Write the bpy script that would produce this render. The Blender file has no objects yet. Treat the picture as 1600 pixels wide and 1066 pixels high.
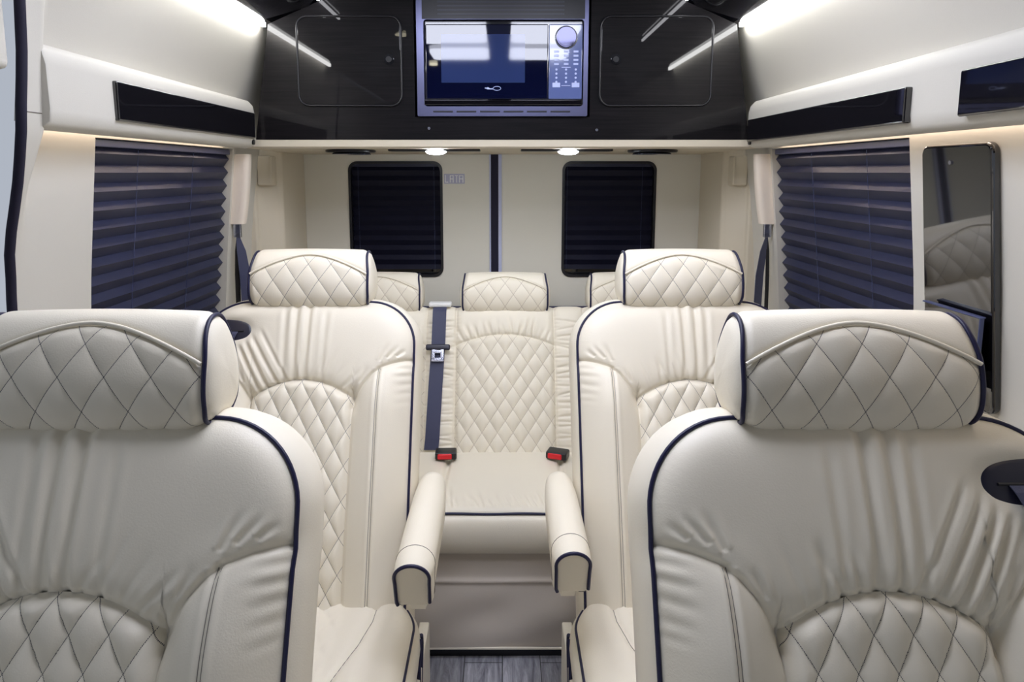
import bpy, bmesh, math, random
import numpy as np
from mathutils import Vector, Matrix
random.seed(4); rng = np.random.default_rng(4)
scene = bpy.context.scene
COL = scene.collection
PI = math.pi
def srgb(r, g, b):
    f = lambda c: (c/255/12.92) if c/255 <= .04045 else ((c/255+.055)/1.055)**2.4
    return (f(r), f(g), f(b), 1)
# ------------------------------------------------------------------ camera
PITCH = math.radians(8)
cd = bpy.data.cameras.new('camera'); cam = bpy.data.objects.new('camera', cd); COL.objects.link(cam)
scene.camera = cam
cam.location = (0, 0, 1.41); cam.rotation_euler = (PI/2-PITCH, 0, 0)
cd.sensor_width = 36; cd.lens = 1067/1600*36; cd.clip_start = .02
cd.shift_x = (800-785)/1600
cd.shift_y = ((268+1067*math.tan(PITCH))-533)/1600
# ------------------------------------------------------------------ materials
def node(nt, t, **kw):
    n = nt.nodes.new(t)
    for k, v in kw.items():
        if k in n.inputs: n.inputs[k].default_value = v
        else: setattr(n, k, v)
    return n
def mat(name, color, rough=.5, metal=0, coat=0, bump=0, bscale=300, spec=.5, var=0, sheen=0, emit=None, estr=0, coat_rough=.03):
    m = bpy.data.materials.new(name); m.use_nodes = True; nt = m.node_tree
    b = nt.nodes['Principled BSDF']
    b.inputs['Base Color'].default_value = color
    b.inputs['Roughness'].default_value = rough
    b.inputs['Metallic'].default_value = metal
    b.inputs['Coat Weight'].default_value = coat
    b.inputs['Coat Roughness'].default_value = coat_rough
    b.inputs['Specular IOR Level'].default_value = spec
    b.inputs['Sheen Weight'].default_value = sheen
    if emit:
        b.inputs['Emission Color'].default_value = emit; b.inputs['Emission Strength'].default_value = estr
    tc = node(nt, 'ShaderNodeTexCoord')
    if bump:
        nz = node(nt, 'ShaderNodeTexNoise', Scale=bscale, Detail=3.0)
        nt.links.new(tc.outputs['Object'], nz.inputs['Vector'])
        bp = node(nt, 'ShaderNodeBump', Strength=bump, Distance=.001)
        nt.links.new(nz.outputs['Fac'], bp.inputs['Height']); nt.links.new(bp.outputs['Normal'], b.inputs['Normal'])
    if var:
        n2 = node(nt, 'ShaderNodeTexNoise', Scale=6.0, Detail=4.0)
        nt.links.new(tc.outputs['Object'], n2.inputs['Vector'])
        mx = node(nt, 'ShaderNodeMix', data_type='RGBA')
        mx.inputs[6].default_value = [c*(1-var) for c in color[:3]]+[1]
        mx.inputs[7].default_value = [min(1, c*(1+var)) for c in color[:3]]+[1]
        nt.links.new(n2.outputs['Fac'], mx.inputs[0]); nt.links.new(mx.outputs[2], b.inputs['Base Color'])
    return m
LEATHER = srgb(236, 228, 210)
M = {}
M['leather'] = mat('cream_leather', LEATHER, .42, bump=.25, bscale=420, spec=.4, var=.015)
M['vinyl'] = mat('wall_vinyl', srgb(201, 197, 187), .5, bump=.2, bscale=500, spec=.35, var=.01)
M['door_vinyl'] = mat('door_vinyl', srgb(222, 218, 206), .5, bump=.2, bscale=500, spec=.35)
M['pillar'] = mat('pillar_vinyl', srgb(208, 198, 178), .55, bump=.2, bscale=500, spec=.3)
M['navy'] = mat('navy_piping', srgb(28, 28, 62), .4, spec=.4)
M['belt'] = mat('belt_webbing', srgb(54, 58, 88), .55, bump=.4, bscale=900, sheen=.3)
M['black'] = mat('black_plastic', srgb(18, 18, 24), .4)
M['bezel'] = mat('bezel_plastic', srgb(36, 36, 52), .35)
M['gloss'] = mat('black_gloss', srgb(14, 13, 18), .06, coat=1, spec=.7)
M['ceil'] = mat('black_gloss_ceiling', srgb(10, 10, 16), .12, coat=.5, spec=.5)
M['glass'] = mat('oven_glass', srgb(8, 12, 40), .03, spec=.7)
M['screen'] = mat('oven_screen', srgb(44, 58, 104), .05, spec=.7)
M['ctrl'] = mat('oven_control', srgb(95, 108, 160), .12, coat=1)
M['mark'] = mat('pale_mark', srgb(190, 200, 240), .4)
M['chrome'] = mat('brushed_chrome', srgb(190, 192, 205), .22, metal=1)
M['mirror'] = mat('polished_steel', srgb(62, 62, 80), .06, metal=1)
M['frame'] = mat('oven_frame', srgb(104, 106, 138), .3, metal=.7)
M['white'] = mat('white_plastic', srgb(240, 240, 238), .4)
M['label'] = mat('label_paper', srgb(176, 176, 200), .6)
M['red'] = mat('red_button', srgb(225, 25, 40), .35)
M['skirt'] = mat('taupe_vinyl', srgb(206, 196, 184), .5, bump=.15, bscale=300, spec=.4)
M['thread'] = mat('seam_thread', srgb(120, 112, 104), .7)
M['sleeve'] = mat('belt_sleeve', srgb(232, 220, 205), .55)
M['edge'] = mat('door_edge', srgb(190, 195, 225), .35)
M['blue_edge'] = mat('blue_edge', srgb(66, 74, 112), .3)
M['navy_seal'] = mat('navy_seal', srgb(20, 16, 42), .8)
def emis(name, col, s):
    m = bpy.data.materials.new(name); m.use_nodes = True; nt = m.node_tree
    nt.nodes.remove(nt.nodes['Principled BSDF'])
    e = node(nt, 'ShaderNodeEmission', Color=col, Strength=s)
    nt.links.new(e.outputs[0], nt.nodes['Material Output'].inputs[0]); return m
M['panel_light'] = emis('ceiling_panel_light', srgb(234, 238, 255), 13)
M['led'] = emis('led_strip', srgb(250, 250, 248), 34)
M['led_in'] = emis('led_inner', srgb(245, 245, 250), 14)
M['led_warm'] = emis('led_warm', srgb(255, 232, 212), 9)
M['spot'] = emis('spot_lens', srgb(242, 248, 255), 60)
M['spot_c'] = emis('ceiling_spot', srgb(255, 246, 215), 10)
# blind fabric
M['blind'] = mat('blind_fabric', srgb(68, 72, 104), .36, spec=1.0)
M['blind_dark'] = mat('rear_blind_fabric', srgb(36, 37, 60), .45, spec=.45)
# wood gloss for the cabinet
def wood():
    m = mat('espresso_gloss_wood', srgb(40, 33, 34), .5, coat=.45, spec=.1, coat_rough=.02); nt = m.node_tree; b = nt.nodes['Principled BSDF']
    tc = node(nt, 'ShaderNodeTexCoord'); mp = node(nt, 'ShaderNodeMapping'); mp.inputs['Scale'].default_value = (1.2, 1.2, 38)
    nz = node(nt, 'ShaderNodeTexNoise', Scale=4.0, Detail=8.0, Roughness=.65)
    cr = node(nt, 'ShaderNodeValToRGB')
    cr.color_ramp.elements[0].position = .35; cr.color_ramp.elements[0].color = srgb(6, 6, 9)
    cr.color_ramp.elements[1].position = .75; cr.color_ramp.elements[1].color = srgb(27, 23, 26)
    nt.links.new(tc.outputs['Object'], mp.inputs[0]); nt.links.new(mp.outputs[0], nz.inputs['Vector'])
    nt.links.new(nz.outputs['Fac'], cr.inputs[0]); nt.links.new(cr.outputs[0], b.inputs['Base Color'])
    return m
M['wood'] = wood()
def floor_mat():
    m = mat('grey_plank_floor', srgb(120, 122, 130), .4); nt = m.node_tree; b = nt.nodes['Principled BSDF']
    tc = node(nt, 'ShaderNodeTexCoord'); mp = node(nt, 'ShaderNodeMapping'); mp.inputs['Scale'].default_value = (30, 3.0, 1)
    nz = node(nt, 'ShaderNodeTexNoise', Scale=1.6, Detail=10.0, Roughness=.7, Distortion=.8)
    cr = node(nt, 'ShaderNodeValToRGB')
    cr.color_ramp.elements[0].position = .3; cr.color_ramp.elements[0].color = srgb(92, 92, 102)
    cr.color_ramp.elements[1].position = .7; cr.color_ramp.elements[1].color = srgb(200, 200, 208)
    mp2 = node(nt, 'ShaderNodeMapping'); mp2.inputs['Rotation'].default_value = (0, 0, PI/2)
    bk = node(nt, 'ShaderNodeTexBrick', Scale=1.0); bk.inputs['Color1'].default_value = (1, 1, 1, 1); bk.inputs['Color2'].default_value = (.8, .8, .8, 1)
    bk.inputs['Mortar'].default_value = (.15, .15, .15, 1); bk.inputs['Mortar Size'].default_value = .0015
    bk.inputs['Brick Width'].default_value = .9; bk.inputs['Row Height'].default_value = .11
    mx = node(nt, 'ShaderNodeMix', data_type='RGBA', blend_type='MULTIPLY'); mx.inputs[0].default_value = 1
    nt.links.new(tc.outputs['Object'], mp.inputs[0]); nt.links.new(mp.outputs[0], nz.inputs['Vector']); nt.links.new(nz.outputs['Fac'], cr.inputs[0])
    nt.links.new(tc.outputs['Object'], mp2.inputs[0]); nt.links.new(mp2.outputs[0], bk.inputs['Vector'])
    nt.links.new(cr.outputs[0], mx.inputs[6]); nt.links.new(bk.outputs['Color'], mx.inputs[7]); nt.links.new(mx.outputs[2], b.inputs['Base Color'])
    return m
M['floor'] = floor_mat()
def quilt_mat(name, base, thread, width=.03, dash=24):
    """leather with a stitched diamond lattice; the UV map counts lattice lines"""
    m = mat(name, base, .42, bump=.25, bscale=420, spec=.4); nt = m.node_tree; b = nt.nodes['Principled BSDF']
    uv = node(nt, 'ShaderNodeUVMap'); sp = node(nt, 'ShaderNodeSeparateXYZ'); nt.links.new(uv.outputs[0], sp.inputs[0])
    def mth(op, a, c=None):
        n = node(nt, 'ShaderNodeMath', operation=op)
        if isinstance(a, (int, float)): n.inputs[0].default_value = a
        else: nt.links.new(a, n.inputs[0])
        if c is not None:
            if isinstance(c, (int, float)): n.inputs[1].default_value = c
            else: nt.links.new(c, n.inputs[1])
        return n.outputs[0]
    def line(a, other):
        d = mth('ABSOLUTE', mth('SUBTRACT', mth('FRACT', mth('ADD', a, .5)), .5))
        l = mth('LESS_THAN', d, width/2)
        ds = mth('GREATER_THAN', mth('FRACT', mth('MULTIPLY', other, float(dash))), .3)
        return mth('MULTIPLY', l, ds)
    k = mth('MAXIMUM', line(sp.outputs[0], sp.outputs[1]), line(sp.outputs[1], sp.outputs[0]))
    mx = node(nt, 'ShaderNodeMix', data_type='RGBA'); mx.inputs[6].default_value = base; mx.inputs[7].default_value = thread
    nt.links.new(k, mx.inputs[0]); nt.links.new(mx.outputs[2], b.inputs['Base Color'])
    return m
M['quilt'] = quilt_mat('quilted_leather', LEATHER, srgb(84, 80, 84), .024)
M['quilt_bench'] = quilt_mat('quilted_bench_leather', LEATHER, srgb(188, 174, 156), .04)
# ------------------------------------------------------------------ mesh helpers
def link(name, me, m, parent=None, smooth=True):
    o = bpy.data.objects.new(name, me); COL.objects.link(o)
    if m is not None: me.materials.append(m)
    if smooth: me.polygons.foreach_set('use_smooth', [True]*len(me.polygons))
    if parent is not None: o.parent = parent
    return o
def grid(name, P, m, parent=None, uv=None, flip=False, close_u=False):
    P = np.asarray(P, float); nu, nv = P.shape[:2]
    idx = np.arange(nu*nv).reshape(nu, nv)
    if close_u: idx = np.vstack([idx, idx[:1]])
    a, b, c, d = idx[:-1, :-1], idx[1:, :-1], idx[1:, 1:], idx[:-1, 1:]
    F = np.stack([a, b, c, d] if not flip else [a, d, c, b], -1).reshape(-1, 4)
    me = bpy.data.meshes.new(name)
    me.from_pydata(P.reshape(-1, 3).tolist(), [], F.tolist()); me.update()
    if uv is not None:
        U = uv.reshape(-1, 2); l = me.uv_layers.new(name='UVMap')
        l.data.foreach_set('uv', U[F.reshape(-1)].reshape(-1))
    return link(name, me, m, parent)
class MB:
    """collects shapes, built as one mesh"""
    def __init__(s): s.bm = bmesh.new()
    def box(s, lo, hi, bev=0, seg=2, rot=None, piv=None):
        t = bmesh.new(); bmesh.ops.create_cube(t, size=1)
        lo = Vector(lo); hi = Vector(hi); c = (lo+hi)/2; d = hi-lo
        bmesh.ops.scale(t, vec=d, verts=t.verts)
        if bev: bmesh.ops.bevel(t, geom=list(t.edges), offset=bev, segments=seg, affect='EDGES', profile=.5)
        bmesh.ops.translate(t, vec=c, verts=t.verts)
        if rot is not None:
            pv = Vector(piv) if piv is not None else c
            bmesh.ops.rotate(t, cent=pv, matrix=rot, verts=t.verts)
        s.add(t); return s
    def add(s, t):
        me = bpy.data.meshes.new('t'); t.to_mesh(me); t.free(); s.bm.from_mesh(me); bpy.data.meshes.remove(me)
    def cyl(s, c, r, h, axis='Z', seg=32, r2=None, bev=0):
        t = bmesh.new(); bmesh.ops.create_cone(t, cap_ends=True, segments=seg, radius1=r, radius2=r if r2 is None else r2, depth=h)
        if bev:
            es = [e for e in t.edges if len(e.link_faces) == 2 and any(len(f.verts) > 4 for f in e.link_faces)]
            bmesh.ops.bevel(t, geom=es, offset=bev, segments=2, affect='EDGES')
        R = {'Z': Matrix.Identity(3), 'X': Matrix.Rotation(PI/2, 3, 'Y'), 'Y': Matrix.Rotation(PI/2, 3, 'X')}[axis]
        bmesh.ops.rotate(t, cent=(0, 0, 0), matrix=R, verts=t.verts)
        bmesh.ops.translate(t, vec=Vector(c), verts=t.verts); s.add(t); return s
    def poly(s, pts, thick, nrm):
        """flat outline given thickness along nrm"""
        t = bmesh.new(); n = Vector(nrm).normalized()*thick
        a = [t.verts.new(Vector(p)) for p in pts]; b = [t.verts.new(Vector(p)+n) for p in pts]
        t.faces.new(a); t.faces.new(b[::-1])
        for i in range(len(pts)):
            j = (i+1) % len(pts); t.faces.new((a[i], b[i], b[j], a[j]))
        bmesh.ops.recalc_face_normals(t, faces=t.faces)
        s.add(t); return s
    def tube(s, pts, r, seg=8, closed=False, flat=None):
        P = [Vector(p) for p in pts]; n = len(P); t = bmesh.new(); rings = []
        T = []
        for i in range(n):
            if closed: d = P[(i+1) % n]-P[i-1]
            else: d = P[min(i+1, n-1)]-P[max(i-1, 0)]
            T.append(d.normalized())
        up = Vector((0, 0, 1)) if abs(T[0].z) < .9 else Vector((0, 1, 0))
        N = (up-T[0]*up.dot(T[0])).normalized()
        for i in range(n):
            if i: N = (N-T[i]*N.dot(T[i])).normalized()
            B = T[i].cross(N)
            rings.append([t.verts.new(P[i]+r*(math.cos(2*PI*k/seg)*N+math.sin(2*PI*k/seg)*B)) for k in range(seg)])
        m_ = n if closed else n-1
        for i in range(m_):
            a, b = rings[i], rings[(i+1) % n]
            for k in range(seg): t.faces.new((a[k], a[(k+1) % seg], b[(k+1) % seg], b[k]))
        if not closed: t.faces.new(rings[0][::-1]); t.faces.new(rings[-1])
        s.add(t); return s
    def ribbon(s, pts, width, thick, wdir):
        """strap: centre line pts, width vector directions wdir (one or list)"""
        P = [Vector(p) for p in pts]; n = len(P); t = bmesh.new(); rg = []
        for i in range(n):
            d = (P[min(i+1, n-1)]-P[max(i-1, 0)]).normalized()
            w = Vector(wdir[i] if isinstance(wdir, list) else wdir).normalized()
            wd = width[i] if isinstance(width, (list, tuple)) else width
            nn = d.cross(w).normalized()
            rg.append([t.verts.new(P[i]+w*a*wd/2+nn*b*thick/2) for a, b in ((-1, -1), (1, -1), (1, 1), (-1, 1))])
        for i in range(n-1):
            for k in range(4): t.faces.new((rg[i][k], rg[i][(k+1) % 4], rg[i+1][(k+1) % 4], rg[i+1][k]))
        t.faces.new(rg[0][::-1]); t.faces.new(rg[-1]); bmesh.ops.recalc_face_normals(t, faces=t.faces)
        s.add(t); return s
    def build(s, name, m, parent=None, smooth=False):
        me = bpy.data.meshes.new(name); s.bm.to_mesh(me); s.bm.free()
        o = link(name, me, m, parent, smooth=False)
        if smooth:
            me.polygons.foreach_set('use_smooth', [True]*len(me.polygons)); me.set_sharp_from_angle(angle=math.radians(50))
            if len(me.polygons) < 1500 and any(p.area > .0004 for p in me.polygons):
                wn = o.modifiers.new('wn', 'WEIGHTED_NORMAL'); wn.keep_sharp = True
        return o
def empty(name, loc=(0, 0, 0), rz=0):
    o = bpy.data.objects.new(name, None); COL.objects.link(o); o.location = loc; o.rotation_euler = (0, 0, rz); o.empty_display_size = .05
    return o
def tag(o, label=None, cat=None, group=None, kind=None):
    if label: o['label'] = label
    if cat: o['category'] = cat
    if group: o['group'] = group
    if kind: o['kind'] = kind
    return o
def struct(o): o['kind'] = 'structure'; return o
def kids(o): return [c for c in bpy.data.objects if c.parent == o]
def copy_tree(o, parent=None):
    c = o.copy(); COL.objects.link(c); c.parent = parent
    for ch in kids(o): copy_tree(ch, c)
    return c
def rrect(w, h, r, k=6, cx=0, cy=0):
    """rounded rectangle outline, counter-clockwise"""
    out = []
    for qx, qy, a0 in ((1, 1, 0), (-1, 1, 90), (-1, -1, 180), (1, -1, 270)):
        for i in range(k+1):
            a = math.radians(a0+90*i/k)
            out.append((cx+qx*(w/2-r)+r*math.cos(a), cy+qy*(h/2-r)+r*math.sin(a)))
    return out
def sm(x, a, b):
    t = np.clip((x-a)/(b-a), 0, 1); return t*t*(3-2*t)
def dist_poly(U, V, pts):
    """distance from points to a polyline, and arc length parameter"""
    best = np.full(U.shape, 1e9)
    for (x0, y0), (x1, y1) in zip(pts[:-1], pts[1:]):
        dx, dy = x1-x0, y1-y0; L = dx*dx+dy*dy+1e-12
        t = np.clip(((U-x0)*dx+(V-y0)*dy)/L, 0, 1)
        best = np.minimum(best, np.hypot(U-x0-t*dx, V-y0-t*dy))
    return best
def ridge(U, V, x0, y0, x1, y1, w0, w1, amp, f0=.1, f1=.5):
    """crease from (x0,y0) fading out towards (x1,y1)"""
    dx, dy = x1-x0, y1-y0; L = math.hypot(dx, dy); tx, ty = dx/L, dy/L
    t = ((U-x0)*tx+(V-y0)*ty)/L; d = (U-x0)*(-ty)+(V-y0)*tx
    w = w0+(w1-w0)*np.clip(t, 0, 1)
    fade = sm(t, -.02, f0)*(1-sm(t, f1, 1.0))
    x = d/w
    return amp*fade*(np.exp(-x*x)*1.0-.45*np.exp(-(x-1.7)**2)-.45*np.exp(-(x+1.7)**2))
# ------------------------------------------------------------------ captain seat
TH = math.radians(22.5); W = .283; H = .795; RC = .115
WB = .132                      # half width of the quilted insert
def quilt_h(a, b, amp, p=.5):
    return amp*(np.abs(np.sin(PI*a)*np.sin(PI*b))**p)
def T_top(u):                  # top outline height over each column
    x = np.maximum(np.abs(u)-(W-RC), 0)
    return H-RC+np.sqrt(np.maximum(RC*RC-x*x, 0))-.008*(np.abs(u)/W)**2
SH = [(.283, -.164), (.262, -.166), (.235, -.172), (.205, -.183), (.18, -.202), (.16, -.225), (.146, -.248), (.137, -.270), (WB, -.288)]
def B_seam(u):                 # seam height over each column
    au = np.abs(u)
    xs = np.array([p[0] for p in SH][::-1]); ys = np.array([p[1] for p in SH][::-1])
    arch = H-.216-.048*(np.minimum(au, WB)/WB)**2
    sh = H+np.interp(au, xs, ys)
    return np.where(au <= WB, arch, sh)
def outline(n=60):
    """outer outline (u,v) from bottom right over the top to bottom left"""
    pts = [(W, v) for v in np.linspace(0, H-RC, 30)[:-1]]
    for a in np.linspace(0, PI/2, 16): pts.append((W-RC+RC*math.cos(a), H-RC+RC*math.sin(a)))
    pts += [(u, H) for u in np.linspace(W-RC, 0, 10)[1:]]
    full = pts+[(-u, v) for u, v in pts[::-1][1:]]
    return [(u, v-.008*(abs(u)/W)**2) for u, v in full]
OUT = outline()
def surf(s, U, V, region):
    """height of the seat front above its base plane; s=+1 when the belt side is at +u"""
    d_out = dist_poly(U, V, OUT)
    low = 1-sm(V, H-.30, H-.13)
    n = -.030*np.exp(-d_out/.022)
    au = np.abs(U)
    n += low*.030*np.exp(-((au-.205)/.05)**2)
    n += .012*(1-low)*np.exp(-(U/.2)**2)
    n += .014*np.exp(-((V-.25)/.16)**2)*np.exp(-(U/.2)**2)
    # seams
    seamL = [(-x, H+y) for x, y in SH]; seamR = [(x, H+y) for x, y in SH]
    arch = [(u, float(H-.216-.048*(u/WB)**2)) for u in np.linspace(-WB, WB, 17)]
    vL = [(-WB, 0), (-WB, H-.245)]; vR = [(WB, 0), (WB, H-.245)]
    for p in (seamL, seamR, arch, vL, vR):
        d = dist_poly(U, V, p)
        n -= .007*np.exp(-(d/.005)**2)+.006*np.exp(-(d/.018)**2)
    for sg in (-1, 1):
        d = dist_poly(U, V, [(sg*.200, 0), (sg*.196, H-.185)])
        n -= .0028*np.exp(-(d/.0035)**2)*(V < H-.182) - .0016*np.exp(-((d-.009)/.005)**2)*(V < H-.186)
    if region == 'up':
        r = np.random.default_rng(11)
        # gathers fanning up from the arch
        for i, u0 in enumerate(np.linspace(-.118, .118, 12)):
            j = r.normal(0, .005); L = .060+.055*r.random(); lean = u0*.55+.02*r.normal()
            am = .15 if s*u0 > .03 else 1
            y0 = H-.216-.048*(u0/WB)**2
            n += ridge(U, V, u0+j, y0, u0+j+lean, y0+L, .0032, .009, -am*.0040*(.30+.9*r.random()), .03, .30)
        # long folds rising to the headrest and to the belt outlet
        for u0, u1, v1, a in ((-.008, -.004, .0, .0045), (.022, .030, .0, .0042), (.048, .058, -.03, .0022), (-.05, -.052, -.05, .0020)):
            y0 = H-.216-.048*(u0/WB)**2
            n += ridge(U, V, s*u0, y0-.01, s*u1, H+v1+.03, .0052, .008, -a*1.25, .02, .80)
        for u0, u1, v1, a in ((.060, .150, -.085, .0050), (.085, .165, -.100, .0062), (.105, .180, -.112, .0050), (.035, .125, -.075, .0030)):
            y0 = H-.216-.048*(u0/WB)**2
            n += ridge(U, V, s*u0, y0-.005, s*u1, H+v1, .0045, .0055, -a*1.1, .02, .80)
        for sg in (-1, 1):
            for u0, v0, u1, v1 in ((.197, -.168, .222, -.115), (.215, -.160, .250, -.122), (.240, -.155, .268, -.132), (.150, -.222, .170, -.18)):
                n += ridge(U, V, sg*u0, H+v0, sg*u1, H+v1, .004, .008, -.0034, .03, .35)
        clear = np.exp(-(((U-s*.198)/.075)**2+((V-H+.092)/.052)**2)**2)   # no folds under the belt outlet
        n = n*(1-clear)+clear*(.008-.030*np.exp(-d_out/.022))
        # the pad is pulled in around the belt outlet
        n -= .016*np.exp(-(((U-s*.195)/.055)**2+((V-H+.085)/.028)**2)**1.4)
        n += .006*np.exp(-(((U-s*.19)/.08)**2+((V-H+.038)/.018)**2))
    if region == 'bol':
        r = np.random.default_rng(5)
        for sg in (-1, 1):
            for k in range(5):
                v0 = H-.18-.022*k-.004*r.random()
                n += ridge(U, V, sg*.283, v0, sg*(.222+.01*r.random()), v0-.012+.01*r.random(), .0045, .007, -.0022*(1-.15*k), .0, .3)
    return n
Bp = np.array((0, 0, .36)); Dv = np.array((0, math.sin(TH), math.cos(TH))); Nv = np.array((0, -math.cos(TH), math.sin(TH))); Xv = np.array((1, 0, 0))
def backpt(U, V, n):
    U = np.asarray(U, float); V = np.asarray(V, float); n = np.asarray(n, float)
    curve = -.02*np.clip(V/H, 0, 1)**3       # the top leans back a little more
    return Bp+U[..., None]*Xv+V[..., None]*Dv+(n+curve)[..., None]*Nv
LA, LB = 1/.0485, 1/.085
def edge_n(s):
    U = np.array([p[0] for p in OUT]); V = np.array([p[1] for p in OUT])
    ins = np.stack([U*.995, np.minimum(V, V)], -1)
    return surf(s, ins[:, 0], ins[:, 1], 'up')
def make_backrest(s, root):
    # upper panel
    u = np.sin(np.linspace(-PI/2, PI/2, 260))*W; u = .5*u+.5*np.linspace(-W, W, 260)
    t = np.linspace(0, 1, 110)
    U = np.repeat(u[:, None], 110, 1); V = B_seam(U)+(T_top(U)-B_seam(U))*t[None]
    main = grid('backrest', backpt(U, V, surf(s, U, V, 'up')), M['leather'], root)
    # bolsters
    for sg in (-1, 1):
        u = np.linspace(WB, W, 70)*sg; t = np.linspace(0, 1, 170)
        U = np.repeat(u[:, None], 170, 1); V = B_seam(U)*t[None]
        grid('bolster', backpt(U, V, surf(s, U, V, 'bol')), M['leather'], root, flip=sg < 0)
    # quilted insert
    u = np.linspace(-WB, WB, 150); t = np.linspace(0, 1, 230)
    U = np.repeat(u[:, None], 230, 1); V = B_seam(U)*t[None]
    a = U*LA+(V-H+.2205)*LB; b = U*LA-(V-H+.2205)*LB
    d_in = np.minimum(WB-np.abs(U), (B_seam(U)-V)*.95)
    n = surf(s, U, V, 'in')+quilt_h(a, b, .0085)*sm(d_in, 0, .02)
    grid('quilted_panel', backpt(U, V, n), M['quilt'], root, uv=np.stack([a, b], -1))
    # side boxing
    ou = np.array(OUT); en = edge_n(s)
    tg = np.gradient(ou, axis=0); tg /= np.linalg.norm(tg, axis=1)[:, None]; nm = np.stack([tg[:, 1], -tg[:, 0]], -1)
    prof = [(0, 0), (.006, -.006), (.013, -.025), (.017, -.05), (.015, -.08), (.006, -.10), (-.012, -.112), (-.05, -.118)]
    R = []
    for o, dn in prof:
        q = ou+nm*o; R.append(backpt(q[:, 0], q[:, 1], en+dn))
    bx = grid('side_panel', np.array(R), M['leather'], root)
    bk = MB(); last = R[-1]; t = bmesh.new(); t.faces.new([t.verts.new(Vector(p)) for p in last]); bk.add(t); bk.build('back_panel', M['leather'], root)
    # piping around the edge
    pts = backpt(ou[:, 0]*1.0, ou[:, 1], en+.002)
    MB().tube(pts, 0.0033, 8).build('piping', M['navy'], root, smooth=True)
    # seam threads on the bolsters
    for sg in (-1, 1):
        for du in (.196, .2015):
            v = np.linspace(.0, H-.188, 60); U = np.full(60, sg*du)*1.0
            MB().tube(backpt(U, v, surf(s, U, v, 'bol')+.0002), .0006, 5).build('seam_stitching', M['thread'], root)
    # belt outlet
    bz = empty('belt_outlet'); bz.parent = root
    c0, v0 = s*.198, H-.092
    nb = float(surf(s, np.array([[c0]]), np.array([[v0]]), 'up')[0, 0])+.004
    rings = []
    for k, (sc, hh) in enumerate(((1.0, -.012), (1.0, .001), (.96, .004), (.8, .006), (.4, .007), (.02, .007))):
        ring = []
        for a in np.linspace(0, 2*PI, 40, endpoint=False):
            ex = math.copysign(abs(math.cos(a))**.85, math.cos(a)); ey = math.copysign(abs(math.sin(a))**.85, math.sin(a))
            ring.append((c0+.057*sc*ex, v0+.038*sc*ey+.10*s*(c0-c0), nb+hh))
        ring = np.array(ring); rings.append(backpt(ring[:, 0], ring[:, 1], ring[:, 2]))
    g = grid('bezel', np.array(rings).transpose(1, 0, 2), M['bezel'], bz, close_u=True)
    def bb(u, v, n): return backpt(np.array([u]), np.array([v]), np.array([n]))[0]
    sl = MB(); sl.tube([bb(c0-.034, v0+.004, nb+.0075), bb(c0+.034, v0+.004, nb+.0075)], .0022, 8); sl.build('slot', M['black'], bz)
    P = []; wd = []; ww = []
    for t, (u, v, n, wv) in enumerate(((c0+s*.008, v0+.003, nb+.008, .056), (c0+s*.010, v0-.006, nb+.014, .056), (c0+s*.016, v0-.04, nb+.022, .048), (c0+s*.028, v0-.10, nb+.034, .047), (c0+s*.045, v0-.19, nb+.036, .047), (c0+s*.063, v0-.30, nb+.03, .047), (c0+s*.08, v0-.42, nb+.02, .047), (c0+s*.10, v0-.54, nb-.0, .047))):
        P.append(bb(u, v, n)); ww.append(wv)
    MB().ribbon(P, ww, .0016, (1, -.1*s*0, 0)).build('belt', M['belt'], root)
    return main
# headrest cross-section (y, z), from bottom front up over the top and down the back
HC = [(.004, .002), (-.028, .001), (-.046, .010), (-.056, .032), (-.058, .062), (-.051, .098), (-.038, .128), (-.018, .150), (.008, .158), (.030, .152), (.047, .132), (.060, .098), (.068, .058), (.064, .026), (.050, .006), (.028, .000)]
def closed_spline(P, n):
    P = np.array(P); m = len(P); out = []
    for i in range(m):
        p0, p1, p2, p3 = P[i-1], P[i], P[(i+1) % m], P[(i+2) % m]
        for k in range(20):
            t = k/20; out.append(.5*((2*p1)+(-p0+p2)*t+(2*p0-5*p1+4*p2-p3)*t*t+(-p0+3*p1-3*p2+p3)*t**3))
    out = np.array(out+[out[0]]); L = np.r_[0, np.cumsum(np.linalg.norm(np.diff(out, axis=0), axis=1))]
    s = np.linspace(0, L[-1], n)
    return np.stack([np.interp(s, L, out[:, 0]), np.interp(s, L, out[:, 1])], -1), L[-1]
HSEC, HLEN = closed_spline(HC, 400)
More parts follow.
